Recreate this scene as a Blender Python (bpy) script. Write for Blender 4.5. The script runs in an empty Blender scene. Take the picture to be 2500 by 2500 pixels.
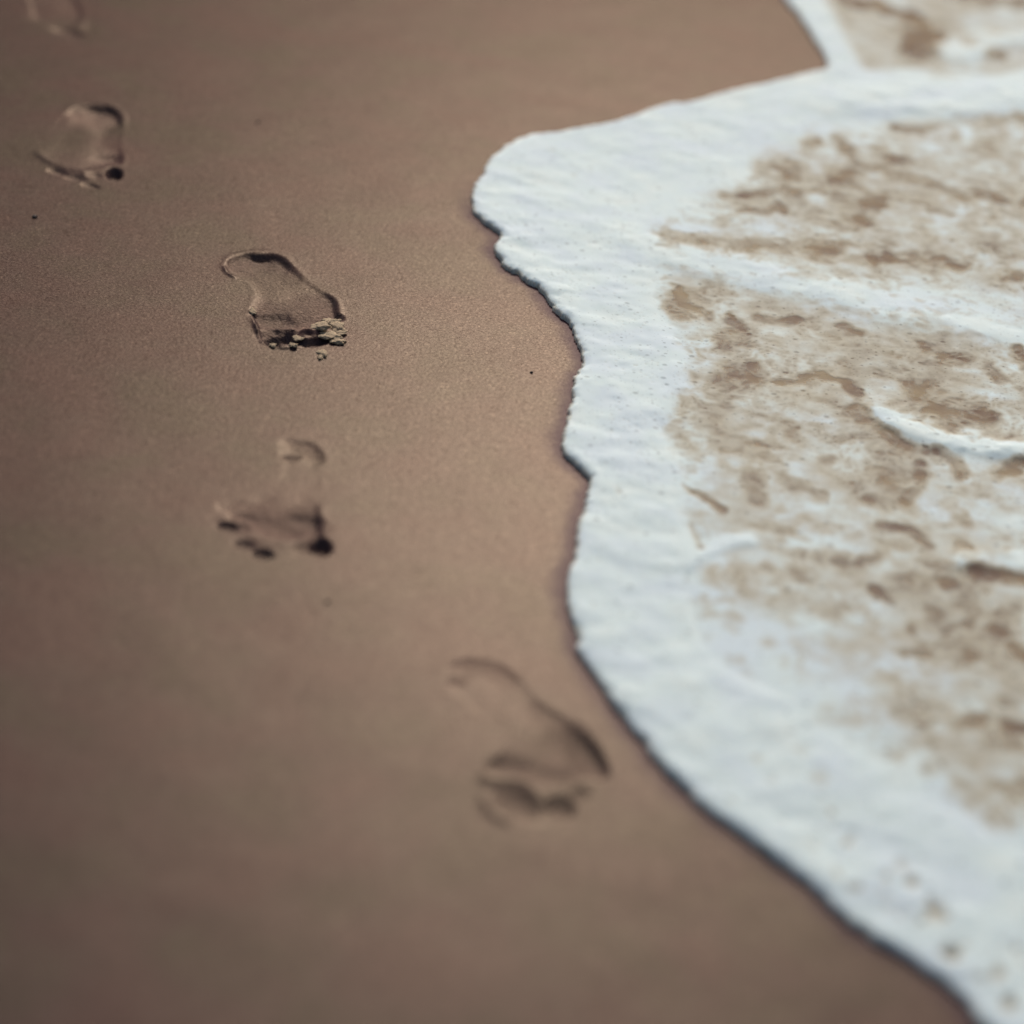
import bpy, math, random
import numpy as np
random.seed(7)
RNG = np.random.RandomState(11)
SC = bpy.context.scene
COL = SC.collection

# ------------------------------------------------------------------ camera
CAM_H, PITCH, FPX = 1.46, math.radians(26.8), 8333.0       # height (m), tilt below the horizon, focal length in pixels of a 2500 px frame
cam = bpy.data.cameras.new('camera'); cam_o = bpy.data.objects.new('camera', cam); COL.objects.link(cam_o)
cam_o.location = (0, 0, CAM_H); cam_o.rotation_euler = (math.pi/2 - PITCH, 0, 0)
cam.sensor_width = 36.0; cam.lens = FPX/2500*36.0
cam.clip_start = 0.05; cam.clip_end = 2000
cam.dof.use_dof = True; cam.dof.focus_distance = 3.62; cam.dof.aperture_fstop = 2.0
SC.camera = cam_o

# ------------------------------------------------------------------ light
SUN_EL, SUN_AZ = math.radians(28.0), math.radians(8.5)      # azimuth to the right of straight ahead (+Y)
world = bpy.data.worlds.new('World'); SC.world = world; world.use_nodes = True
wn = world.node_tree.nodes; wl = world.node_tree.links
sky = wn.new('ShaderNodeTexSky'); sky.sky_type = 'NISHITA'; sky.sun_disc = False
sky.sun_elevation = SUN_EL; sky.sun_rotation = SUN_AZ
sky.air_density = 1.0; sky.dust_density = 5.0; sky.ozone_density = 1.0
bg = wn['Background']; bg.inputs['Strength'].default_value = 0.10
wl.new(sky.outputs['Color'], bg.inputs['Color'])
sun = bpy.data.lights.new('sun', 'SUN'); sun.energy = 3.2; sun.angle = math.radians(4.0); sun.color = (1.0, 0.985, 0.96)
sun_o = bpy.data.objects.new('sun', sun); COL.objects.link(sun_o)
sd = np.array([math.sin(SUN_AZ)*math.cos(SUN_EL), math.cos(SUN_AZ)*math.cos(SUN_EL), math.sin(SUN_EL)])   # towards the sun
import mathutils
sun_o.rotation_euler = mathutils.Vector(sd).to_track_quat('Z', 'Y').to_euler()
sun_o.location = (0.5, 4, 5)
SC.view_settings.view_transform = 'Standard'; SC.view_settings.look = 'None'
SC.view_settings.exposure = -0.10; SC.view_settings.gamma = 1.0

# ------------------------------------------------------------------ picture <-> ground
CT, ST = math.cos(PITCH), math.sin(PITCH)
def beach(X, Y):
    """broad low swell added to the beach face for its shading, metres"""
    d = np.asarray(Y, float)-3.05
    near = np.clip(-d, 0, 1.6); farr = np.clip(d, 0, 2.2)  # drop-off shaped to dim the sheen near and far
    return -.060*near*near*(1-near/4.8) - .019*farr*farr*(1-farr/6.6) - .105*1.1*np.tanh(np.asarray(X, float)/1.1)   # and falling towards the sea on the right
def G(px, py):
    """ground point seen at a pixel of the photograph"""
    px = np.asarray(px, float); py = np.asarray(py, float)
    u = px-1250; v = py-1250; h = np.zeros(np.broadcast(px, py).shape)
    for _ in range(8):
        t = (CAM_H-h)/(FPX*ST + v*CT); gx, gy = u*t, (FPX*CT - v*ST)*t; h = beach(gx, gy)
    return gx, gy
def P(X, Y):
    H = CAM_H - beach(X, Y)
    z = np.maximum(Y*CT + H*ST, 0.6)
    return 1250 + FPX*X/z, 1250 + FPX*(H*CT - Y*ST)/z

# ------------------------------------------------------------------ numpy noise
def vnoise(x, y, seed):
    r = np.random.RandomState(seed); L = r.rand(256, 256)*2-1
    xi = np.floor(x).astype(int); yi = np.floor(y).astype(int); fx = x-xi; fy = y-yi
    fx = fx*fx*fx*(fx*(fx*6-15)+10); fy = fy*fy*fy*(fy*(fy*6-15)+10)
    a = L[xi & 255, yi & 255]; b = L[(xi+1) & 255, yi & 255]; c = L[xi & 255, (yi+1) & 255]; d = L[(xi+1) & 255, (yi+1) & 255]
    return (a*(1-fx)+b*fx)*(1-fy) + (c*(1-fx)+d*fx)*fy
def fbm(x, y, s, seed, oct=3):
    o = 0; a = 1; n = 0
    for k in range(oct):
        ca, sa = math.cos(k*1.1+.4), math.sin(k*1.1+.4)
        o = o + a*vnoise((x*ca-y*sa)/s+37*k, (x*sa+y*ca)/s+11*k, seed+k); n += a; a *= .5; s *= .5
    return o/n
def worley(x, y, s, seed):
    """distance to the nearest and second nearest cell point"""
    r = np.random.RandomState(seed); JX = r.rand(128, 128); JY = r.rand(128, 128)
    x = x/s; y = y/s; xi = np.floor(x).astype(int); yi = np.floor(y).astype(int)
    f1 = np.full(x.shape, 9.); f2 = np.full(x.shape, 9.)
    for dx in (-1, 0, 1):
        for dy in (-1, 0, 1):
            cx = xi+dx; cy = yi+dy
            d = np.hypot(cx+JX[cx & 127, cy & 127]-x, cy+JY[cx & 127, cy & 127]-y)
            f2 = np.minimum(f2, np.maximum(d, f1)); f1 = np.minimum(f1, d)
    return f1, f2
def sst(a, b, x):
    t = np.clip((x-a)/(b-a), 0, 1); return t*t*(3-2*t)
def polydist(px, py, pts, closed=False):
    """distance to a polyline and the parameter 0..1 along it"""
    pts = np.asarray(pts, float); best = np.full(px.shape, 1e9); par = np.zeros(px.shape)
    n = len(pts); m = n if closed else n-1
    for i in range(m):
        a = pts[i]; b = pts[(i+1) % n]; ab = b-a; L = max(ab@ab, 1e-12)
        t = np.clip(((px-a[0])*ab[0]+(py-a[1])*ab[1])/L, 0, 1)
        d = (px-a[0]-t*ab[0])**2 + (py-a[1]-t*ab[1])**2
        w = d < best; best = np.where(w, d, best); par = np.where(w, (i+t)/m, par)
    return np.sqrt(best), par
def inside(px, py, pts):
    c = np.zeros(px.shape, bool); n = len(pts)
    for i in range(n):
        x0, y0 = pts[i]; x1, y1 = pts[(i+1) % n]
        if y0 == y1: continue
        k = ((y0 > py) != (y1 > py)) & (px < (x1-x0)*(py-y0)/(y1-y0)+x0)
        c ^= k
    return c
def smooth_line(pts, n=6):
    """Catmull-Rom through the points"""
    p = [np.array(q, float) for q in pts]; p = [2*p[0]-p[1]]+p+[2*p[-1]-p[-2]]; out = []
    for i in range(1, len(p)-2):
        for k in range(n):
            t = k/n
            out.append(.5*((2*p[i])+(-p[i-1]+p[i+1])*t+(2*p[i-1]-5*p[i]+4*p[i+1]-p[i+2])*t*t+(-p[i-1]+3*p[i]-3*p[i+1]+p[i+2])*t**3))
    out.append(p[-2]); return np.array(out)

# ------------------------------------------------------------------ shared ground grid
def axis(lo, hi, step, far_lo, far_hi, g=1.055):
    a = list(np.arange(lo, hi+step/2, step)); s = step; x = a[-1]
    while x < far_hi: s *= g; x += s; a.append(x)
    s = step; x = lo; b = []
    while x > far_lo: s *= g; x -= s; b.append(x)
    return np.array(b[::-1]+a)
XS = axis(-0.66, 0.66, 0.0016, -70, 70); YS = axis(1.96, 4.60, 0.0030, -12, 150)
X, Y = np.meshgrid(XS, YS)                    # rows = y
U, V = P(X, Y)
NEAR = (U > -300) & (X < 2.9) & (V > -1300) & (V < 5200) & (Y > .5) & (Y < 8)

def grid_mesh(name, Z, cells, mat, parent=None, attrs=None):
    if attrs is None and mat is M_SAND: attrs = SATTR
    """mesh from the shared grid, only the cells marked"""
    ny, nx = X.shape
    ci, cj = np.nonzero(cells)
    v = np.stack([ci*nx+cj, ci*nx+cj+1, (ci+1)*nx+cj+1, (ci+1)*nx+cj], 1)
    used, inv = np.unique(v, return_inverse=True); inv = inv.reshape(-1, 4)
    co = np.stack([X.ravel()[used], Y.ravel()[used], Z.ravel()[used]], 1)
    origin = np.zeros(3)
    me = bpy.data.meshes.new(name)
    me.vertices.add(len(co)); me.vertices.foreach_set('co', (co-origin).astype(np.float32).ravel())
    me.loops.add(inv.size); me.loops.foreach_set('vertex_index', inv.astype(np.int32).ravel())
    me.polygons.add(len(inv)); me.polygons.foreach_set('loop_start', np.arange(0, inv.size, 4, dtype=np.int32))
    me.update(calc_edges=True)
    me.shade_smooth()
    gy, gx = np.gradient(Z, YS, XS)
    n = np.stack([-gx.ravel()[used], -gy.ravel()[used], np.ones(len(used))], 1); n /= np.linalg.norm(n, axis=1)[:, None]
    me.normals_split_custom_set_from_vertices(n.astype(np.float32))
    for k, a in (attrs or {}).items():
        at = me.attributes.new(k, 'FLOAT', 'POINT'); at.data.foreach_set('value', a.ravel()[used].astype(np.float32))
    me.materials.append(mat)
    o = bpy.data.objects.new(name, me); COL.objects.link(o)
    if parent is not None: o.parent = parent
    return o
def tag(o, label=None, cat=None, group=None, kind=None):
    if label: o['label'] = label
    if cat: o['category'] = cat
    if group: o['group'] = group
    if kind: o['kind'] = kind
    return o

# ------------------------------------------------------------------ materials
def new_mat(name):
    m = bpy.data.materials.new(name); m.use_nodes = True
    return m, m.node_tree.nodes, m.node_tree.links, m.node_tree.nodes['Principled BSDF']
def noise(N, L, co, scale, detail=2, rough=.5):
    n = N.new('ShaderNodeTexNoise'); n.inputs['Scale'].default_value = scale; n.inputs['Detail'].default_value = detail
    n.inputs['Roughness'].default_value = rough; L.new(co, n.inputs['Vector']); return n
def ramp(N, L, src, stops):
    r = N.new('ShaderNodeValToRGB'); e = r.color_ramp.elements
    e[0].position, e[0].color = stops[0][0], (*stops[0][1], 1); e[1].position, e[1].color = stops[-1][0], (*stops[-1][1], 1)
    for p, c in stops[1:-1]:
        q = e.new(p); q.color = (*c, 1)
    L.new(src, r.inputs['Fac']); return r
def mixc(N, L, a, b, fac, mode='MIX'):
    m = N.new('ShaderNodeMix'); m.data_type = 'RGBA'; m.blend_type = mode
    for s, v in ((m.inputs[6], a), (m.inputs[7], b), (m.inputs[0], fac)):
        if isinstance(v, (int, float)): s.default_value = v
        elif isinstance(v, tuple): s.default_value = (*v, 1)
        else: L.new(v, s)
    return m.outputs[2]
def bump(N, L, h, dist, strength, prev=None):
    b = N.new('ShaderNodeBump'); b.inputs['Distance'].default_value = dist; b.inputs['Strength'].default_value = strength
    L.new(h, b.inputs['Height'])
    if prev is not None: L.new(prev, b.inputs['Normal'])
    return b.outputs['Normal']

def sheen(N, L, B, colour, rough, normal=None):
    """matt ground plus a weak damp sheen"""
    B.inputs['Specular IOR Level'].default_value = 0.0; B.inputs['Roughness'].default_value = 1.0
    g = N.new('ShaderNodeBsdfGlossy'); g.distribution = 'GGX'; g.inputs['Color'].default_value = (*colour, 1); g.inputs['Roughness'].default_value = rough
    if normal is not None: L.new(normal, g.inputs['Normal'])
    a = N.new('ShaderNodeAddShader'); L.new(B.outputs['BSDF'], a.inputs[0]); L.new(g.outputs['BSDF'], a.inputs[1])
    L.new(a.outputs[0], N['Material Output'].inputs['Surface'])
    return g
def sand_material():
    m, N, L, B = new_mat('wet_sand')
    co = N.new('ShaderNodeNewGeometry').outputs['Position']
    big = noise(N, L, co, 9, 3, .55)                       # pinkish and olive grain drifts, decimetres across
    mid = noise(N, L, co, 55, 3, .6)
    grain = noise(N, L, co, 330, 3, .8)
    c1 = ramp(N, L, big.outputs['Fac'], [(.36, (.052, .029, .032)), (.5, (.046, .030, .032)), (.64, (.041, .033, .030))])
    c2 = ramp(N, L, mid.outputs['Fac'], [(.3, (.46, .44, .44)), (.7, (.56, .56, .54))])
    c3 = ramp(N, L, grain.outputs['Fac'], [(.32, (.28, .26, .25)), (.44, (.46, .45, .45)), (.56, (.54, .54, .54)), (.68, (.84, .81, .77))])
    a = mixc(N, L, c1.outputs['Color'], c2.outputs['Color'], 1.0, 'OVERLAY')
    a = mixc(N, L, a, c3.outputs['Color'], 1.0, 'OVERLAY')
    at = N.new('ShaderNodeAttribute'); at.attribute_name = 'trodden'
    dp = N.new('ShaderNodeAttribute'); dp.attribute_name = 'soaked_shaded'
    a = mixc(N, L, a, (.088, .054, .060), dp.outputs['Fac'])  # wet tone, also standing in for shade along the foam edge
    L.new(a, B.inputs['Base Color'])
    nb = bump(N, L, mid.outputs['Fac'], .0002, .25)
    g2 = noise(N, L, co, 300, 3, .75)
    nb = bump(N, L, g2.outputs['Fac'], .0007, .45, nb)
    crumb = noise(N, L, co, 170, 4, .7)
    bb = N.new('ShaderNodeBump'); bb.inputs['Distance'].default_value = .003; L.new(at.outputs['Fac'], bb.inputs['Strength']); L.new(crumb.outputs['Fac'], bb.inputs['Height']); L.new(nb, bb.inputs['Normal'])
    nb = bb.outputs['Normal']
    L.new(nb, B.inputs['Normal'])
    # the sheen breaks up grain by grain, and is rougher where a foot has stirred the sand
    g = sheen(N, L, B, (0, 0, 0), .35, nb)
    smooth_c = mixc(N, L, (.0315, .0238, .0175), c3.outputs['Color'], 1.0, 'MULTIPLY')
    rough_c = mixc(N, L, (.090, .066, .049), c3.outputs['Color'], 1.0, 'MULTIPLY')
    gc = mixc(N, L, smooth_c, rough_c, at.outputs['Fac'])
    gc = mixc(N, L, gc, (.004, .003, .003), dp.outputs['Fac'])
    L.new(gc, g.inputs['Color'])
    mr = N.new('ShaderNodeMapRange'); L.new(at.outputs['Fac'], mr.inputs['Value']); mr.inputs['To Min'].default_value = .365; mr.inputs['To Max'].default_value = .62
    L.new(mr.outputs[0], g.inputs['Roughness'])
    return m
def foam_material():
    m, N, L, B = new_mat('sea_foam')
    co = N.new('ShaderNodeNewGeometry').outputs['Position']
    at = N.new('ShaderNodeAttribute'); at.attribute_name = 'foam_cover'
    tint = noise(N, L, co, 14, 2, .5)
    c = ramp(N, L, tint.outputs['Fac'], [(.35, (.69, .77, .79)), (.55, (.71, .80, .78)), (.7, (.75, .82, .78))])
    thin = N.new('ShaderNodeMapRange'); thin.interpolation_type = 'SMOOTHSTEP'; L.new(at.outputs['Fac'], thin.inputs['Value']); thin.inputs['From Min'].default_value = .45; thin.inputs['From Max'].default_value = 1.03
    L.new(mixc(N, L, (.80, .75, .60), c.outputs['Color'], thin.outputs[0]), B.inputs['Base Color'])
    B.inputs['Roughness'].default_value = .85
    B.inputs['Subsurface Weight'].default_value = .6; B.inputs['Subsurface Radius'].default_value = (1, .95, .9); B.inputs['Subsurface Scale'].default_value = .010
    B.inputs['Specular IOR Level'].default_value = .0
    bub = N.new('ShaderNodeTexVoronoi'); bub.inputs['Scale'].default_value = 260; L.new(co, bub.inputs['Vector'])
    b2 = noise(N, L, co, 90, 4, .65)
    nb = bump(N, L, b2.outputs['Fac'], .0004, .12)
    nb = bump(N, L, bub.outputs['Distance'], .0005, -.4, nb)
    L.new(nb, B.inputs['Normal'])
    fine = noise(N, L, co, 160, 3, .6)
    ad = N.new('ShaderNodeMath'); ad.operation = 'MULTIPLY_ADD'; L.new(fine.outputs['Fac'], ad.inputs[0]); ad.inputs[1].default_value = .24; ad.inputs[2].default_value = -.09
    su = N.new('ShaderNodeMath'); su.operation = 'ADD'; su.use_clamp = True; L.new(ad.outputs[0], su.inputs[0]); L.new(at.outputs['Fac'], su.inputs[1])
    # open bubbles of a few sizes
    out = su.outputs[0]
    for sc_, pick, rad, deep in ((62, .72, .26, .30), (110, .70, .26, .30), (230, .6, .3, .22)):
        v = N.new('ShaderNodeTexVoronoi'); v.inputs['Scale'].default_value = sc_; L.new(co, v.inputs['Vector'])
        sp = N.new('ShaderNodeSeparateColor'); L.new(v.outputs['Color'], sp.inputs[0])
        k1 = N.new('ShaderNodeMath'); k1.operation = 'GREATER_THAN'; k1.inputs[1].default_value = pick; L.new(sp.outputs[0], k1.inputs[0])
        k2 = N.new('ShaderNodeMapRange'); k2.interpolation_type = 'SMOOTHSTEP'; L.new(v.outputs['Distance'], k2.inputs['Value']); k2.inputs['From Min'].default_value = rad; k2.inputs['From Max'].default_value = rad*.4; k2.inputs['To Min'].default_value = 0; k2.inputs['To Max'].default_value = deep
        k3 = N.new('ShaderNodeMath'); k3.operation = 'MULTIPLY'; L.new(k1.outputs[0], k3.inputs[0]); L.new(k2.outputs[0], k3.inputs[1])
        k4 = N.new('ShaderNodeMath'); k4.operation = 'SUBTRACT'; k4.use_clamp = True; L.new(out, k4.inputs[0]); L.new(k3.outputs[0], k4.inputs[1]); out = k4.outputs[0]
    L.new(out, B.inputs['Alpha'])
    return m
def water_material():
    m, N, L, B = new_mat('sandy_water')
    co = N.new('ShaderNodeNewGeometry').outputs['Position']
    n = noise(N, L, co, 22, 3, .55)
    c = ramp(N, L, n.outputs['Fac'], [(.35, (.20, .135, .100)), (.5, (.27, .195, .130)), (.68, (.34, .26, .165))])
    L.new(c.outputs['Color'], B.inputs['Base Color'])
    w = noise(N, L, co, 40, 3, .5)
    nb = bump(N, L, w.outputs['Fac'], .003, .4); L.new(nb, B.inputs['Normal'])
    sheen(N, L, B, (.001, .001, .001), .3, nb)
    return m
M_SAND, M_FOAM, M_WATER = sand_material(), foam_material(), water_material()

# ------------------------------------------------------------------ foam front, traced on the ground
S = 2500/1932
edge = [(1440,-90),(1456,-45),(1478,0),(1502,27),(1524,58),(1543,90),(1556,115),(1560,136),(1535,141),(1500,149),(1450,161),(1400,172),(1360,181),(1330,189),(1305,198),(1280,199),
 (1262,200),(1240,207),(1215,215),(1190,225),(1165,232),(1140,239),(1100,246),(1060,252),(1030,256),(1005,258),(985,263),(968,271),(950,283),(934,297),(918,312),(912,326),(903,343),(893,362),(889,380),(891,398),
 (899,411),(912,423),(928,434),(938,443),(941,452),(936,463),(934,474),(938,486),(946,499),(958,510),(969,517),(976,518),(983,527),(992,531),(1000,538),(1008,541),(1017,546),(1026,558),(1034,573),(1046,588),
 (1058,599),(1070,607),(1077,618),(1082,636),(1090,655),(1098,674),(1102,690),(1097,700),(1088,710),(1083,724),(1077,742),(1079,756),(1076,770),(1070,788),(1067,808),(1062,830),(1061,850),(1068,868),(1082,880),
 (1098,893),(1110,906),(1114,918),(1108,935),(1104,955),(1101,972),(1093,985),(1088,1005),(1085,1025),(1087,1042),(1082,1060),(1074,1078),(1069,1098),(1066,1118),(1070,1140),(1076,1162),(1081,1185),(1086,1205),
 (1088,1225),(1098,1242),(1108,1262),(1122,1285),(1138,1308),(1155,1330),(1168,1347),(1185,1368),(1205,1393),(1222,1415),(1238,1440),(1256,1462),(1275,1481),(1295,1500),(1315,1518),(1338,1537),(1358,1551),
 (1380,1566),(1402,1583),(1425,1601),(1450,1620),(1475,1639),(1500,1657),(1522,1674),(1548,1697),(1570,1718),(1592,1737),(1620,1758),(1650,1778),(1680,1797),(1710,1815),(1742,1835),(1772,1856),(1800,1878),
 (1822,1900),(1840,1925),(1862,1950),(1900,1985),(1960,2030),(2060,2090),(2200,2160)]
edge = smooth_line(np.array(edge)*S, 2)
ex, ey = G(edge[:, 0], edge[:, 1])
E = list(zip(ex, ey))
x0, y0 = E[0]
far = [tuple(p) for p in smooth_line([(x0, y0), (x0+.01, y0+.2), (x0+.06, y0+.5), (x0+.15, y0+.8), (x0+.16, y0+1.2), (x0+.30, y0+1.8), (x0+.42, y0+2.6)], 6)[1:]]
NF = len(far)
far += [(.95, 8.2), (.7, 10), (1.6, 13), (1.2, 18), (3, 26), (3, 45), (8, 80), (12, 160), (90, 160), (90, -20), (30, -20), (9, -6), (5, -2.2), (3.2, -.4), (2.1, .55), (1.5, 1.05), (1.0, 1.35)]
# order: far ... edge top -> edge bottom ... near
poly = E + far[::-1]
ND = (X > -.45) & (X < 2.6) & (Y > .4) & (Y < 9)
dist = np.full(X.shape, 5.0)
dist[ND], _ = polydist(X[ND], Y[ND], np.array([far[NF], *far[:NF][::-1]]+E+[far[-1], far[-2], far[-3]]))
ins = inside(X, Y, poly)
D = np.where(ins, dist, -dist)                                  # >0 inside the foam
wob = fbm(X, Y, .012, 5, 2)*.0022 + fbm(X, Y, .005, 6, 2)*.0013 + fbm(X, Y, .035, 9, 2)*.002
D = D + np.where(np.abs(D) < .2, wob, 0)

# ------------------------------------------------------------------ ripples of the water film (shared by water and foam), heights in metres
def gl(pts, w0, w1, side=1.0):
    """ridge along a traced line: sharp on the near side, soft on the far side. returns 0..1"""
    q = smooth_line(pts, 5); out = np.zeros(U.shape); k = NEAR
    d, t = polydist(U[k], V[k]*1.0, q)
    # side: sign by comparing v with the line's v
    j = np.interp(U[k], q[:, 0], q[:, 1]) if q[-1, 0] > q[0, 0] else np.interp(U[k], q[::-1, 0], q[::-1, 1])
    s = V[k]-j
    w = np.where(s > 0, w0, w1)
    e = sst(0, .32, t)*sst(0, .2, 1.06-t)
    out[k] = np.exp(-(d/w)**2)*e*(.85+.5*fbm(X[k], Y[k], .03, int(w1*7), 3))
    return out
R1 = gl([(1330,500),(1420,525),(1500,575),(1580,620),(1680,652),(1800,678),(1900,700),(2020,728),(2150,772),(2300,805),(2420,828),(2620,850)], 26, 60)
W1 = gl([(2095,975),(2120,1000),(2160,1035),(2220,1068),(2300,1095),(2400,1112),(2500,1120),(2620,1118)], 15, 34)
W2 = gl([(2290,1400),(2360,1385),(2440,1390),(2620,1405)], 16, 34)
W3 = gl([(1850,250),(2000,262),(2150,275),(2300,280),(2420,270),(2620,262)], 20, 60)
W4 = gl([(2270,95),(2290,130),(2360,150),(2450,118),(2620,100)], 14, 34)
W5 = gl([(1640,1440),(1690,1390),(1740,1355),(1800,1335),(1860,1330)], 12, 20)
WAVE = R1*.003 + W1*.0055 + W2*.003 + W3*.005 + W4*.004 + W5*.0015
WAVE = WAVE + fbm(X, Y*.8, .12, 21, 2)*.0007
WAVE = WAVE + np.where(X > 1.2, fbm(X, Y, .9, 31, 3)*.02*np.clip(X-1.2, 0, 3), 0)

# ------------------------------------------------------------------ foam density
dens = np.zeros(X.shape)
inner = smooth_line([(22000,-300),(9000,60),(3300,230),(2800,250),(2500,268),(2380,285),(2250,298),(2120,305),(2000,325),(1930,345),(1860,372),(1790,425),(1740,470),(1650,520),(1600,560),(1590,610),(1600,680),(1600,760),(1640,830),(1665,900),
 (1655,960),(1625,1010),(1610,1050),(1640,1100),(1672,1150),(1660,1200),(1660,1260),(1690,1330),(1700,1390),(1690,1440),(1690,1500),(1710,1560),(1770,1630),(1870,1700),(1990,1760),(2110,1830),(2230,1910),(2350,2000),(2500,2090),(2700,2240),(3300,2600),(5200,4000),(9000,7000)], 3)
k = NEAR
di, _ = polydist(U[k], V[k], inner)
si = inside(U[k], V[k], [tuple(p) for p in inner]+[(40000, 7000), (40000, -300)])
db = np.where(si, -di, di) + 22*fbm(X[k], Y[k]*.6, .05, 44, 3)
xk, yk, uk, vk = X[k], Y[k], U[k], V[k]
xw = xk+.016*fbm(xk, yk, .03, 61, 3); yw = yk+.03*fbm(xk, yk, .04, 62, 3)
f1, f2 = worley(xw, yw*.8, .024, 3); g1, g2 = worley(xw+3, yw*.85, .011, 8)
net = np.exp(-(f1/.42)**2)*sst(-.5, .3, fbm(xk, yk*.7, .06, 63, 2)); net2 = np.exp(-(g1/.40)**2)*sst(-.3, .4, fbm(xk, yk*.7, .035, 64, 2))
lace = .73 + .34*fbm(xk, yk*.8, .05, 71, 4) + .16*fbm(xk*.7, yk, .016, 73, 2) - .30*net - .24*net2
lace = lace + .22*np.exp(-((vk-1560)/170)**2)*sst(2250, 1900, uk)         # milky film behind the front
lace = lace + .30*sst(120, 0, -db)
# brown openings, plus wavelet shade painted as openings: (points, radius px, strength)
OP = [([(1962,352),(1995,350)],15,.6),([(1860,412),(1925,418)],27,.5),([(1770,480),(1800,484),(1900,474),(2006,477)],10,.4),([(1810,520),(1912,517)],12,.5),([(1625,586),(1650,578)],14,.35),
 ([(1620,588),(1690,596),(1800,605),(1880,612),(2040,612)],20,.45),([(2042,346),(2100,412),(2230,448),(2368,491),(2520,508)],14,.5),([(2035,442),(2100,430)],15,.4),([(2120,505),(2145,505)],16,.55),
 ([(2095,553),(2125,554)],14,.55),([(2140,375),(2180,392)],15,.35),([(2187,318),(2250,312),(2380,302),(2540,300)],15,.6),([(2332,315),(2335,335)],14,.4),([(2275,520),(2320,528)],11,.35),
 ([(2136,643),(2210,643),(2300,645),(2345,668)],16,.5),([(2460,680),(2485,682)],17,.4),([(1656,723),(1672,752),(1712,764),(1732,780)],11,.55),([(1640,760),(1670,772)],18,.35),([(1785,785),(1812,808)],13,.55),
 ([(1765,828),(1800,840)],26,.35),([(1846,786),(1895,796),(1940,790)],12,.5),([(2060,806),(2100,822)],13,.45),([(2255,850),(2258,852)],14,.35),([(2300,886),(2365,890)],16,.4),([(2410,905),(2435,935)],15,.5),
 ([(2490,870),(2520,900)],17,.65),([(1900,942),(1950,938),(1990,925),(2060,940),(2098,972)],13,.65),([(1838,900),(1842,908)],13,.45),([(1800,920),(1850,935)],22,.35),([(1700,928),(1740,930)],14,.3),
 ([(2080,1008),(2140,1050),(2200,1090),(2260,1110)],14,.5),([(2290,1110),(2330,1135),(2350,1170)],17,.6),([(2440,1165),(2480,1145),(2540,1120)],18,.6),([(2260,1010),(2400,1030)],34,.45),([(2225,940),(2240,985)],28,.35),  # starts with the shade under the wavelet crest, drawn as foam gaps
 ([(2245,1140),(2246,1195),(2212,1230)],13,.45),([(1640,1055),(1668,1085)],17,.4),([(1700,1095),(1690,1098)],14,.25),([(1690,860),(1705,880)],12,.25),([(1765,1108),(1810,1108)],9,.35),([(1855,1092),(1875,1102)],11,.35),([(1890,1030),(1930,1052)],18,.35),
 ([(1760,1148),(1810,1160),(1845,1190),(1848,1228)],18,.36),([(1910,1175),(1960,1195),(1995,1215)],17,.38),([(1668,1194),(1690,1208),(1725,1228),(1765,1252)],9,.75),([(1684,1290),(1696,1318),(1710,1342)],8,.6),
 ([(1835,1292),(1920,1308),(1975,1332)],11,.35),([(1865,1388),(1880,1396)],12,.3),([(1940,1410),(1975,1430)],14,.35),([(1680,1480),(1730,1500)],18,.2),([(2150,1290),(2220,1308),(2270,1345)],12,.48),
 ([(2340,1343),(2370,1347)],15,.6),([(2105,1375),(2135,1375)],14,.5),([(2045,1378),(2050,1380)],14,.35),([(2345,1275),(2360,1288)],14,.3),([(2135,1450),(2172,1480)],13,.45),([(2310,1436),(2330,1440)],14,.55),
 ([(2390,1410),(2450,1420),(2540,1445)],20,.75),([(2160,1180),(2180,1190)],13,.3),([(2035,1084),(2065,1086)],11,.3),([(2010,1132),(2030,1134)],11,.3),([(2110,1225),(2125,1228)],13,.3),([(2225,1550),(2230,1556)],11,.45),([(2215,1603),(2270,1607)],12,.5),
 ([(2362,1620),(2380,1618)],15,.35),([(2470,1600),(2540,1625)],20,.55),([(2190,1745),(2260,1765)],20,.3),([(2340,1782),(2395,1765)],19,.55),([(2450,1775),(2540,1800)],15,.55),([(2420,1830),(2500,1835)],20,.3),
 ([(2060,5),(2110,18),(2190,36),(2240,60),(2285,105)],15,.7),([(2215,105),(2260,120)],30,.6),([(2260,-40),(2420,10),(2560,15)],18,.45),([(2415,140),(2445,143)],11,.5),([(2360,112),(2375,118)],12,.3),([(2430,1930),(2520,1925)],16,.25),([(2375,1878),(2380,1880)],12,.25),
 ([(2010,905),(1960,1000)],12,.12),([(2420,1545),(2440,1560)],14,.4),([(2270,1495),(2290,1510)],16,.4)]
jit = 15*fbm(xk, yk*.6, .018, 81, 3)
op = np.zeros(xk.shape)
for pts, r, s in OP:
    q = np.array(pts, float); x0, y0 = q.min(0)-4*r; x1, y1 = q.max(0)+4*r
    m = (uk > x0) & (uk < x1) & (vk > y0) & (vk < y1)
    if not m.any(): continue
    d, _ = polydist(uk[m], vk[m]*1.25, q*np.array([1, 1.25]))
    val = s*sst(1.9*r, .2*r, d+jit[m]*r/13)
    op[m] = np.maximum(op[m], val)
# pale veils and crests
lace = lace + .34*R1[k] + .75*sst(.1, .95, W1[k]) + .4*W2[k] + .35*W3[k] + .45*sst(.1, .7, W4[k]) + .35*W5[k]
milky = np.exp(-(((uk-2230)/260)**2+((vk-740)/38)**2))*.25 + np.exp(-(((uk-2420)/150)**2+((vk-1235)/40)**2))*.15
lace = lace + milky - op*(1.0+.35*fbm(xk, yk, .012, 83, 2))
band = sst(-35, 30, db)
dk = lace*(1-band) + band*(1.02 + .0*db)
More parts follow.
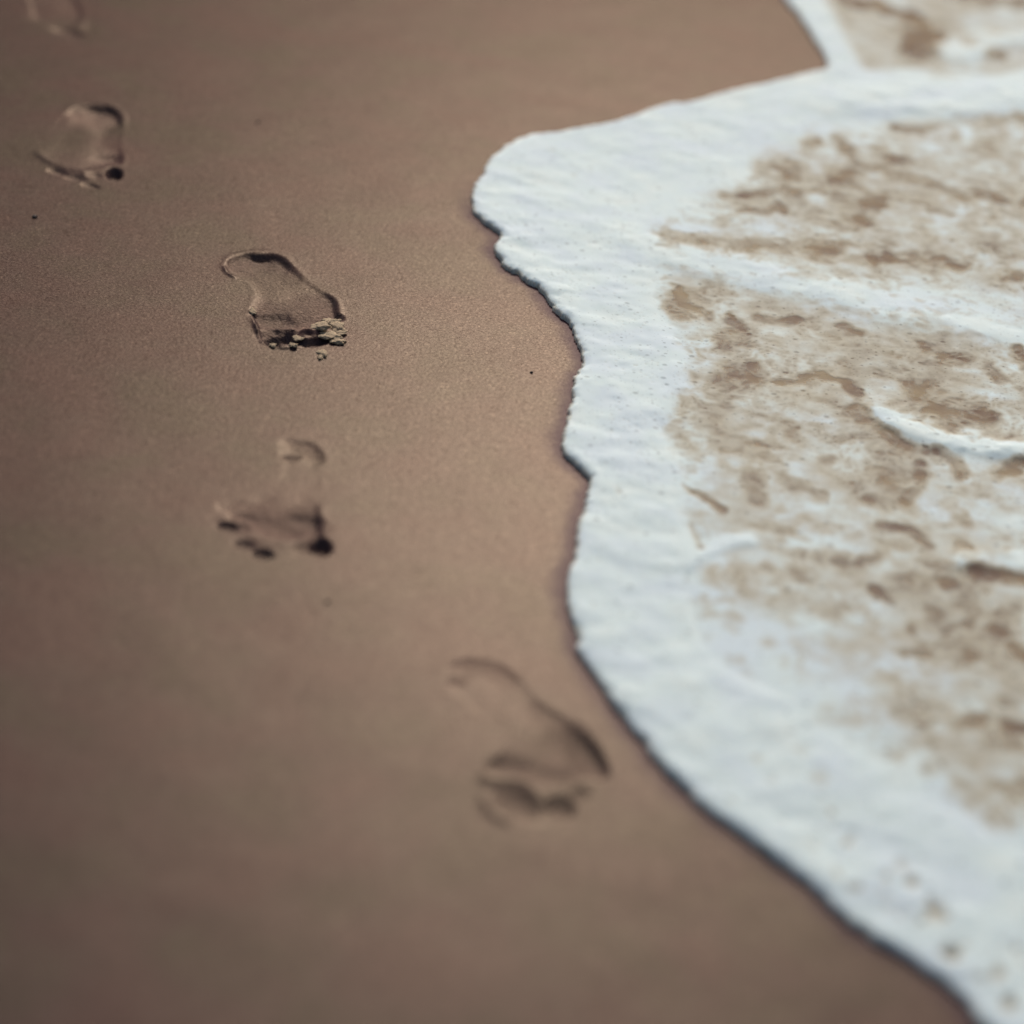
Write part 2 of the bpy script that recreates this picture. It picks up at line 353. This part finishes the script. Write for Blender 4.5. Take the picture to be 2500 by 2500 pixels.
# the second tongue at the top: lace behind its own band
top2 = (vk < 200+.0*uk) & (uk > 1900)
t2 = np.where(vk < 0, sst(.10, .05, D[NEAR]), sst(2130, 2040, uk-.55*(vk-100)))
dt = np.maximum(t2*.98+.4*np.exp(-(polydist(uk, vk, [(2250,-30),(2268,30),(2285,90),(2320,150)])[0]/13)**2), .72-.2*net+.25*fbm(xk, yk*.5, .07, 75, 2)+.35*W4[k]) - op*1.1
dt = np.maximum(dt, sst(135, 195, vk+30*fbm(xk, yk, .05, 76, 3))+.0)
vsep = 196
dk = np.where(top2 & (vk < 200), np.clip(dt, 0, 1.02), dk)
# bubble holes in the dense front
for (x, y, rx, ry, s) in [(1438,1492,11,10,.35),(1440,1545,9,8,.2),(1772,1980,22,14,.5),(2226,2168,16,15,.55),(2318,2347,26,20,.85),(2435,2392,18,18,.5),(2462,2465,20,20,.6),(2040,2160,16,13,.35),(2088,2236,20,12,.4),
     (2285,2245,26,30,.35),(2130,2292,30,16,.4),(2000,1912,30,22,.22),(1955,1845,20,14,.2),(1848,1866,15,13,.25),(1882,1920,15,13,.2),(2360,2420,30,26,.3),(2200,2125,20,20,.25),(1554,1008,9,9,.0),(1510,1212,10,9,.2),(1400,438,10,7,.15),(1348,378,9,6,.15)]:
    dk = dk - s*np.exp(-(((uk-x)/rx)**2+((vk-y)/ry)**2)**1.5)
pr = RNG.rand(900, 4)
pu = 900+pr[:, 0]*1600; pv = 150+pr[:, 1]*2350
h1, h2 = worley(xk+7, yk*.75, .011, 17)
pit = np.exp(-(h1/.16)**2)*sst(.25, .9, fbm(xk, yk, .05, 91, 2)*.5+.5)
for _ in range(26):
    a, b = RNG.rand(2); x = 1950+560*a+RNG.randn()*20; y = 2020+400*a+150*(b-.5); q = 6+9*RNG.rand()
    dk = dk - (.15+.35*RNG.rand())*np.exp(-(((uk-x)/q)**2+((vk-y)/(q*.8))**2))
dk = dk - .22*pit
# everything else of the sea inside the foam line
dens[:] = .62+.3*fbm(X, Y, .12, 72, 3)
dens[k] = dk
dens = np.where(NEAR, dens, np.maximum(dens, 1.05*sst(.16, .08, D)))
dens = np.clip(dens, .0, 1.06)
k = NEAR; bandf = np.zeros(X.shape); bandf[k] = band*np.where(top2, t2, 1); bandf = np.where(NEAR, bandf, sst(.16, .08, D))

# ------------------------------------------------------------------ footprints: displacement of the sand, metres
FP = np.zeros(X.shape); TR = np.zeros(X.shape); SG = DG = 1.0
def local(cx, cy, r):
    return (np.abs(U-cx) < r) & (np.abs(V-cy) < r) & NEAR
def dig(cx, cy, rx, ry, depth, ang=0, soft=.35, warp=0.0, seed=0):
    m = local(cx, cy, 2.2*max(rx, ry)+10)
    u = U[m]-cx; v = V[m]-cy; a = math.radians(ang)
    p = (u*math.cos(a)+v*math.sin(a))/rx; q = (-u*math.sin(a)+v*math.cos(a))/ry
    r = np.hypot(p, q)
    if warp: r = r + warp*fbm(X[m], Y[m]*.6, .012, 300+seed, 2)
    FP[m] -= DG*depth*(1-sst(1-soft, 1+soft, r))
    TR[m] = np.maximum(TR[m], 1-sst(1.0, 1.7, r))
def sole(outline, depth_pts, soft, lip=0.0, seed=0, warp=4):
    """a region with an edge: depth given at a few picture points and blended between them, soft = edge width in px per compass side"""
    q = smooth_line(outline+[outline[0]], 4)[:-1]
    c = q.mean(0); m = local(c[0], c[1], np.abs(q-c).max()+90)
    u, v = U[m], V[m]
    d, _ = polydist(u, v*1.6, q*np.array([1, 1.6]), True)
    s = np.where(inside(u, v, [tuple(p) for p in q]), d, -d) + warp*fbm(X[m], Y[m]*.6, .014, 320+seed, 2)
    w = np.zeros(u.shape); t = np.zeros(u.shape)
    for (x, y, dep) in depth_pts:
        k = 1/(((u-x)/60)**2+((v-y)/45)**2+.09)**1.8; w += k; t += k*dep
    dep = t/w
    dep = dep*SG
    FP[m] -= dep*sst(-soft*.35, soft, s)
    TR[m] = np.maximum(TR[m], sst(-6, 14, s)*sst(.0002, .0018, dep))
    if lip: FP[m] += lip*np.exp(-((s+soft*.75)/(soft*.55))**2)*(dep/.007)
def ridge(pts, w, h, seed=0, rough=.5):
    q = smooth_line(pts, 4); c = q.mean(0); m = local(c[0], c[1], np.abs(q-c).max()+4*w+5)
    d, t = polydist(U[m], V[m]*1.5, q*np.array([1, 1.5]))
    a = h*np.exp(-(d/w)**2)*sst(0, .15, t)*sst(0, .15, 1-t)
    a *= 1+rough*fbm(X[m], Y[m], .006, 340+seed, 2)
    FP[m] += a
OUT = {}
# second from the top, the sharp one
fidv = np.where((V > 560) & (V < 960) & (U < 1000), 1, 0)
SG, DG = .70, .68
OUT[1] = [(540,655),(545,634),(575,618),(635,611),(692,624),(735,660),(790,700),(828,732),(842,765),(850,800),(846,845),(790,858),(700,862),(640,856),(618,822),(600,782),(592,745),(590,705),(556,682)]
sole([(550,652),(560,634),(600,622),(650,620),(690,632),(722,660),(770,702),(812,730),(825,760),(815,790),(780,806),(700,822),(650,812),(625,790),(612,762),(625,725),(610,690),(570,672)],
     [(640,640,.0095),(575,640,.004),(562,665,.0015),(690,645,.007),(720,668,.003),(640,690,.002),(600,715,.0006),(612,740,.0012),(690,720,.0012),(748,685,.0006),(782,708,.0009),(765,695,.0008),(740,735,.0022),(800,725,.004),(660,770,.0045),(740,780,.005),(805,745,.0065)], 11, lip=.0008, seed=1, warp=5)
dig(672,778,44,14,.0062,4,.6,.3,1); dig(760,786,40,14,.0022,-6,.6,.3,2); dig(782,788,14,10,.003,0,.5)
dig(692,832,44,13,.0115,-4,.35,.2,3); dig(655,826,24,12,.004,10,.5); dig(764,836,30,9,.009,-8,.4,.2,4); dig(728,838,16,6,.006,20,.5)
dig(826,775,12,7,.005,20,.5); dig(598,664,18,5,.0016,8,.5)
ridge([(612,762),(622,790),(630,812),(640,836),(668,846),(712,850),(760,846)],3.6,.0028,1,.9)
ridge([(632,804),(670,806),(720,808),(765,812),(800,804)],8,.0040,2,.5); ridge([(545,648),(556,668),(580,680)],3.5,.0014,3,.8); ridge([(610,758),(620,762),(626,768)],4,.002,4,.8)
# third, below it
SG, DG = .50, .70
OUT[2] = [(655,1082),(675,1062),(720,1058),(765,1075),(792,1105),(790,1150),(790,1210),(800,1270),(822,1330),(815,1362),(780,1382),(700,1372),(610,1374),(560,1345),(510,1305),(515,1270),(520,1232),(570,1200),(640,1165),(660,1125)]
sole([(675,1085),(690,1072),(735,1076),(768,1090),(788,1112),(785,1150),(782,1210),(782,1262),(778,1285),(700,1316),(648,1303),(600,1268),(545,1248),(532,1232),(580,1215),(650,1190),(690,1140),(685,1110)],
     [(730,1088,.0026),(775,1105,.003),(680,1100,.0006),(730,1140,.0003),(785,1150,.0001),(785,1210,.0001),(650,1180,.0001),(600,1210,.0002),(700,1200,.0002),(550,1225,.0010),(620,1250,.0030),(720,1275,.0040),(560,1240,.0022),(770,1280,.0042)], 15, lip=.0004, seed=2, warp=7)
dig(660,1285,70,20,.0022,16,.7,.2,20); dig(735,1290,50,22,.0020,0,.8)
dig(712,1118,20,6,.0022,0,.5,.3,5); dig(740,1268,38,10,.0030,6,.7); dig(600,1263,28,9,.0020,10,.7)
dig(781,1334,24,19,.0125,20,.4,.15,6); dig(745,1338,28,10,.003,5,.6); dig(768,1300,14,28,.004,0,.7)
dig(557,1286,25,9,.0055,8,.5,.2,7); dig(595,1287,14,6,.0028,15,.6); dig(597,1330,20,9,.0045,5,.55,.2,8); dig(643,1353,21,10,.006,5,.5,.2,9)
ridge([(520,1268),(580,1282),(640,1315),(700,1330),(735,1342)],14,.0005,5,.3)
# fourth, nearest the foam
SG, DG = .32, .42
OUT[3] = [(1072,1650),(1090,1612),(1150,1596),(1215,1612),(1268,1650),(1330,1705),(1410,1755),(1465,1820),(1500,1885),(1492,1925),(1450,1975),(1405,2015),(1320,2012),(1250,2022),(1195,1990),(1172,1935),(1175,1880),(1160,1820),(1120,1730),(1085,1695)]
sole([(1082,1650),(1100,1622),(1160,1610),(1215,1625),(1262,1655),(1312,1710),(1382,1758),(1440,1812),(1480,1876),(1475,1900),(1420,1900),(1360,1908),(1300,1905),(1235,1890),(1195,1872),(1200,1830),(1170,1760),(1120,1700),(1095,1680)],
     [(1150,1630,.0032),(1230,1650,.003),(1090,1665,.0012),(1120,1710,.0003),(1170,1770,.0001),(1200,1830,.0002),(1160,1690,.0010),(1240,1760,.0006),(1285,1690,.0010),(1330,1735,.0035),(1425,1825,.0085),(1460,1870,.007),(1350,1860,.0035),(1240,1865,.0038)], 20, lip=.0005, seed=3, warp=6)
dig(1432,1832,24,62,.0055,-32,.6); dig(1245,1870,52,15,.0036,-3,.6,.2,10); dig(1330,1892,60,18,.0018,8,.7)
dig(1270,1968,50,24,.0058,22,.8,.15,11); dig(1370,1972,28,20,.0078,20,.5,.15,12); dig(1416,1940,20,14,.003,0,.6); dig(1115,1664,20,9,.0016,0,.6)
ridge([(1165,1890),(1210,1905),(1265,1905),(1310,1935),(1325,1985)],20,.0012,6,.2); ridge([(1180,1940),(1205,1985),(1250,2012)],16,.0009,7,.2)
# first, upper left
SG, DG = .38, .75
OUT[0] = [(88,330),(110,285),(165,255),(230,244),(285,256),(305,290),(302,340),(305,400),(312,430),(300,452),(262,468),(215,472),(150,452),(105,425),(72,385),(76,355)]
sole([(120,320),(140,290),(180,262),(240,256),(284,268),(296,300),(296,350),(296,395),(280,400),(200,412),(150,398),(100,372),(84,352)],
     [(240,268,.0115),(280,282,.012),(190,262,.006),(150,285,.0004),(110,320,.0002),(95,350,.0002),(200,330,.0008),(298,320,.0004),(298,350,.0006),(270,385,.0040),(150,380,.002)], 10, lip=.0008, seed=4, warp=5)
dig(244,268,34,9,.0035,6,.8); dig(278,424,17,13,.0125,0,.4); dig(262,386,30,9,.0038,0,.6); dig(142,419,20,6,.0035,12,.6); dig(182,433,22,6,.0035,8,.6); dig(222,453,18,5,.003,12,.6); dig(230,428,16,5,.0025,0,.6)
ridge([(80,365),(115,390),(150,405),(200,418),(235,440)],9,.0013,8,.3)
# half outside the top left corner
SG, DG = .28, .35
OUT[4] = [(40,-60),(120,-50),(190,-10),(235,25),(238,70),(215,95),(150,95),(90,75),(50,40)]
sole([(60,-50),(130,-40),(180,-8),(200,30),(190,60),(150,70),(90,50),(70,0)], [(130,-20,.005),(180,10,.0055),(120,30,.003),(170,50,.003)], 11, seed=5)
dig(165,77,32,8,.0075,12,.6); dig(216,64,13,12,.0012,0,.9); dig(85,42,18,8,.001,0,.9)

# ------------------------------------------------------------------ sand height
DRN = np.zeros(X.shape)
SZ = beach(X, Y) + fbm(X, Y, .7, 101, 2)*.0010 + fbm(X, Y, .09, 105, 2)*.00035 + FP
SZ = SZ - .045*np.clip(X-1.0, 0, 60) + np.where(X < -1, .02*(-1-X), 0)
# foam sheet
prof = np.sqrt(np.clip(1-(1-np.clip(D/.011, 0, 1))**2, 0, 1))
puff = 1 + .2*fbm(X, Y, .03, 121, 2)
T = (.0035*bandf*sst(.30, .0, D) + .0030)*puff
bm1, bm2 = worley(X, Y, .0125, 23); cauli = (1-np.clip(bm1, 0, 1)**2)
FZ = SZ + prof*(T + .0012*cauli*sst(.05, .005, D)*sst(-.4, .4, fbm(X, Y, .05, 24, 2))) + .0003*fbm(X, Y*.7, .03, 131, 2)*sst(.004, .03, D)*bandf
WZ = .0022 + WAVE
SZ0 = beach(X, Y)+fbm(X, Y, .7, 101, 2)*.0010
base = np.where(X > 1.0, beach(X, Y)*np.clip(2-X, 0, 1)-.115*np.clip(X-1, 0, 1)+.0035, SZ0+.003)
WATER = base + WAVE*sst(.03, .12, D)
FZ = np.maximum(FZ + WAVE*sst(.03, .12, D)*1.0, WATER+.0009)
hole = np.clip(1-dens, 0, 1)*bandf
FZ = FZ - .004*hole*sst(.01, .03, D)
FZ = np.where(D > .03, np.maximum(FZ, WATER+.0007), FZ)
FZ = np.where(D < 0, SZ-.004+np.clip(D, -.004, 0), FZ)

soak_shade = .0+sst(-.022, -.001, D+.003*fbm(X, Y, .03, 141, 2))*sst(.02, .0, D)*sst(420, 560, V)*NEAR*.8+NEAR*sst(-.002, .002, D)*.8  # wet sand at and under the foam, with the edge's shade painted in
SATTR = {'trodden': TR*np.where((U > 1000) & (V > 1500), .45, np.where(V < 150, .12, np.where(V < 520, .4, .6))), 'soaked_shaded': np.clip(soak_shade, 0, .85)}
cD = np.minimum(np.minimum(D[:-1, :-1], D[1:, :-1]), np.minimum(D[:-1, 1:], D[1:, 1:]))
cDm = np.maximum(np.maximum(D[:-1, :-1], D[1:, :-1]), np.maximum(D[:-1, 1:], D[1:, 1:]))
Xc = X[:-1, :-1]; Yc = Y[:-1, :-1]
Uc = (U[:-1, :-1]+U[1:, 1:])/2; Vc = (V[:-1, :-1]+V[1:, 1:])/2

# footprint cells
fid = np.full(Xc.shape, -1)
for i, q in OUT.items():
    q = smooth_line(q+[q[0]], 4)[:-1]; c = q.mean(0)
    m = (np.abs(Uc-c[0]) < 320) & (np.abs(Vc-c[1]) < 320) & (Yc > 1.5) & (Yc < 6)
    k = np.zeros(Xc.shape, bool); k[m] = inside(Uc[m], Vc[m], [tuple(p) for p in q]); fid[k] = i
sand_cells = fid < 0
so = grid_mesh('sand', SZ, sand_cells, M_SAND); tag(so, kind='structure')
LAB = {0: 'dark blurry bare footprint near the upper left corner with a black heel crescent',
       1: 'sharpest bare footprint, with crumbled sand clumps beside its toes',
       2: 'shallow bare footprint with round toe holes, below the crumbly one',
       3: 'large blurred bare footprint nearest the foam edge, lowest in the line',
       4: 'faint footprint cut off by the top left corner of the picture'}
# parts by nearest centre: (name, x, y, weight)
PARTS = {0: [('heel_print', 220,285,60,42),('arch_print',170,345,55,30),('ball_print',215,388,75,22),('toe_print',278,424,20,18),('toe_print',143,420,22,14),('toe_print',184,434,22,12),('toe_print',224,452,20,12)],
         1: [('heel_print', 635,650,85,40),('arch_print',690,715,70,40),('ball_print',720,778,95,32),('toe_print',680,834,48,18),('toe_print',766,838,32,16),('toe_print',828,778,18,14)],
         2: [('heel_print', 730,1100,60,42),('arch_print',700,1180,80,50),('ball_print',670,1262,120,42),('toe_print',781,1336,32,26),('toe_print',557,1288,26,16),('toe_print',597,1330,22,15),('toe_print',643,1354,24,16)],
         3: [('heel_print', 1165,1665,90,62),('arch_print',1270,1765,90,60),('ball_print',1340,1865,130,55),('toe_print',1262,1970,60,32),('toe_print',1370,1974,32,28),('toe_print',1418,1940,22,18)],
         4: [('ball_print', 130,10,80,50),('toe_print',165,78,36,14),('toe_print',218,66,16,16),('toe_print',86,44,20,14)]}
for i in range(5):
    cx, cy = G(*np.array(OUT[i]).mean(0))
    root = bpy.data.objects.new('footprint', None); COL.objects.link(root); root.empty_display_size = .05
    tag(root, LAB[i], 'footprint', 'line of bare footprints in the wet sand')
    pr_ = PARTS[i]
    sc = np.stack([np.hypot((Uc-x)/rx, (Vc-y)/ry) for _, x, y, rx, ry in pr_]); w = sc.argmin(0)
    for j, (nm, *_r) in enumerate(pr_):
        cells = (fid == i) & (w == j)
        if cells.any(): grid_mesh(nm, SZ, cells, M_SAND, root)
    root.location = (float(cx), float(cy), 0)
    for ch in root.children: ch.matrix_parent_inverse = mathutils.Matrix.Translation((-float(cx), -float(cy), 0))

foam_cells = (cDm > -.004) & (Xc < 3.2) & (Yc > .2) & (Yc < 12)
fo = grid_mesh('sea_foam', FZ, foam_cells, M_FOAM, attrs={'foam_cover': np.where(D < .02, .55+.55*sst(.0, .006, D), np.maximum(dens, 1.1*sst(.035, .015, D)))})
tag(fo, 'white bubbly sea foam edge with tan lacy foam behind it, washing over the sand', 'sea foam', kind='stuff')
wc = cD > .035
wo = grid_mesh('water', WATER, wc, M_WATER); tag(wo, kind='structure')

# ------------------------------------------------------------------ little things lying on the sand
def ground_z(x, y):
    j = int(np.clip(np.searchsorted(XS, x), 1, len(XS)-1)); i = int(np.clip(np.searchsorted(YS, y), 1, len(YS)-1))
    return float(SZ[i, j])
def lump(name, px, py, sx, sy, sz, rot, mat, label, cat, group, seed, sink=.35):
    import bmesh
    x, y = G(px, py); x = float(x); y = float(y)
    bm = bmesh.new(); bmesh.ops.create_icosphere(bm, subdivisions=4, radius=1.0)
    r = np.random.RandomState(seed); ph = r.rand(12)*9
    for v in bm.verts:
        c = v.co.normalized()
        k = 1 + .26*math.sin(3.1*c.x+ph[0])*math.cos(2.7*c.y+ph[1]) + .17*math.sin(6.3*c.y+ph[2]+2*c.z)*math.cos(5.1*c.x+ph[3]) + .09*math.sin(12*c.z+ph[4])*math.sin(11*c.x+ph[5]) + .05*math.sin(21*c.y+ph[6])*math.sin(19*c.x+ph[7])
        v.co = mathutils.Vector((c.x*k*sx, c.y*k*sy, c.z*k*sz))
    me = bpy.data.meshes.new(name); bm.to_mesh(me); bm.free(); me.shade_smooth(); me.materials.append(mat)
    o = bpy.data.objects.new(name, me); COL.objects.link(o)
    o.location = (x, y, ground_z(x, y)+sz*(1-sink)); o.rotation_euler = (r.rand()*.3-.15, r.rand()*.3-.15, rot)
    return tag(o, label, cat, group)
def simple(name, c, rough):
    m, N, L, B = new_mat(name); co = N.new('ShaderNodeNewGeometry').outputs['Position']
    n = noise(N, L, co, 500, 2, .6); k = ramp(N, L, n.outputs['Fac'], [(.3, tuple(v*.7 for v in c)), (.7, c)])
    L.new(k.outputs['Color'], B.inputs['Base Color']); B.inputs['Roughness'].default_value = rough; B.inputs['Specular IOR Level'].default_value = .3
    L.new(bump(N, L, n.outputs['Fac'], .0008, .6), B.inputs['Normal']); return m
M_CLUMP = simple('dry_sand_clump', (.44, .32, .20), .95); M_DARK = simple('dark_pebble', (.09, .07, .06), .9); M_SHELL = simple('shell_bit', (.5, .46, .38), .5)
GC = 'crumbled clumps of sand beside the sharp footprint'
CL = [(805,823,.0125,.0085,.0045,.3,'largest pale sand clump, lying right of the dark toe hollow of the sharp footprint'),
      (784,806,.0105,.0060,.0042,-.6,'long pale sand clump tilted between the ball and the toe hollow'),
      (824,802,.0085,.0080,.0042,.2,'pale clump of sand at the right end of the crumbled toe rim'),
      (830,815,.0065,.0050,.003,.9,'pinkish clump of sand at the lower right of the crumbled rim'),
      (823,836,.0090,.0050,.0035,-.2,'low sand clump forming the lower right tip of the crumbled rim'),
      (800,776,.0050,.0050,.0028,0,'small clump of sand just above the crumbled rim, beside the ball print'),
      (818,790,.0060,.0040,.0030,.4,'thin pale clump between the little toe mark and the crumbled rim'),
      (727,824,.0058,.0036,.0026,-.5,'small clump of sand between the two dark toe hollows'),
      (716,848,.0048,.0036,.0026,0,'crumb of sand on the lower rim under the dark toe hollow'),
      (787,864,.0048,.0055,.0028,.5,'lone upper crumb of sand lying below the sharp footprint'),
      (783,873,.0030,.0040,.0022,.1,'tiny lower crumb of sand lying below the sharp footprint'),
      (666,847,.0034,.0026,.0018,.1,'tiny crumb on the lower left rim of the sharp footprint'),
      (617,762,.0036,.0040,.0018,.4,'small crumb on the left rim beside the ball print')]
for n, (px, py, sx, sy, sz, rot, lab) in enumerate(CL):
    lump('sand_clump', px, py, sx, sy*1.6, sz*.50, rot, M_CLUMP, lab, 'sand clump', GC, 50+n)
GP = 'dark specks of grit on the smooth sand'
PB = [(85,530,.0030,'round dark pebble at the left edge below the upper left footprint'),
      (800,1470,.0022,'dark speck of grit below the footprint with round toe holes'),
      (1298,910,.0020,'dark speck of grit on the open sand beside the foam notch'),
      (630,298,.0022,'dark speck of grit between the upper left footprint and the foam')]
for n, (px, py, r, lab) in enumerate(PB):
    lump('pebble', px, py, r*.8, r*.9, r*.5, n, M_DARK, lab, 'pebble', GP, 80+n, .3)
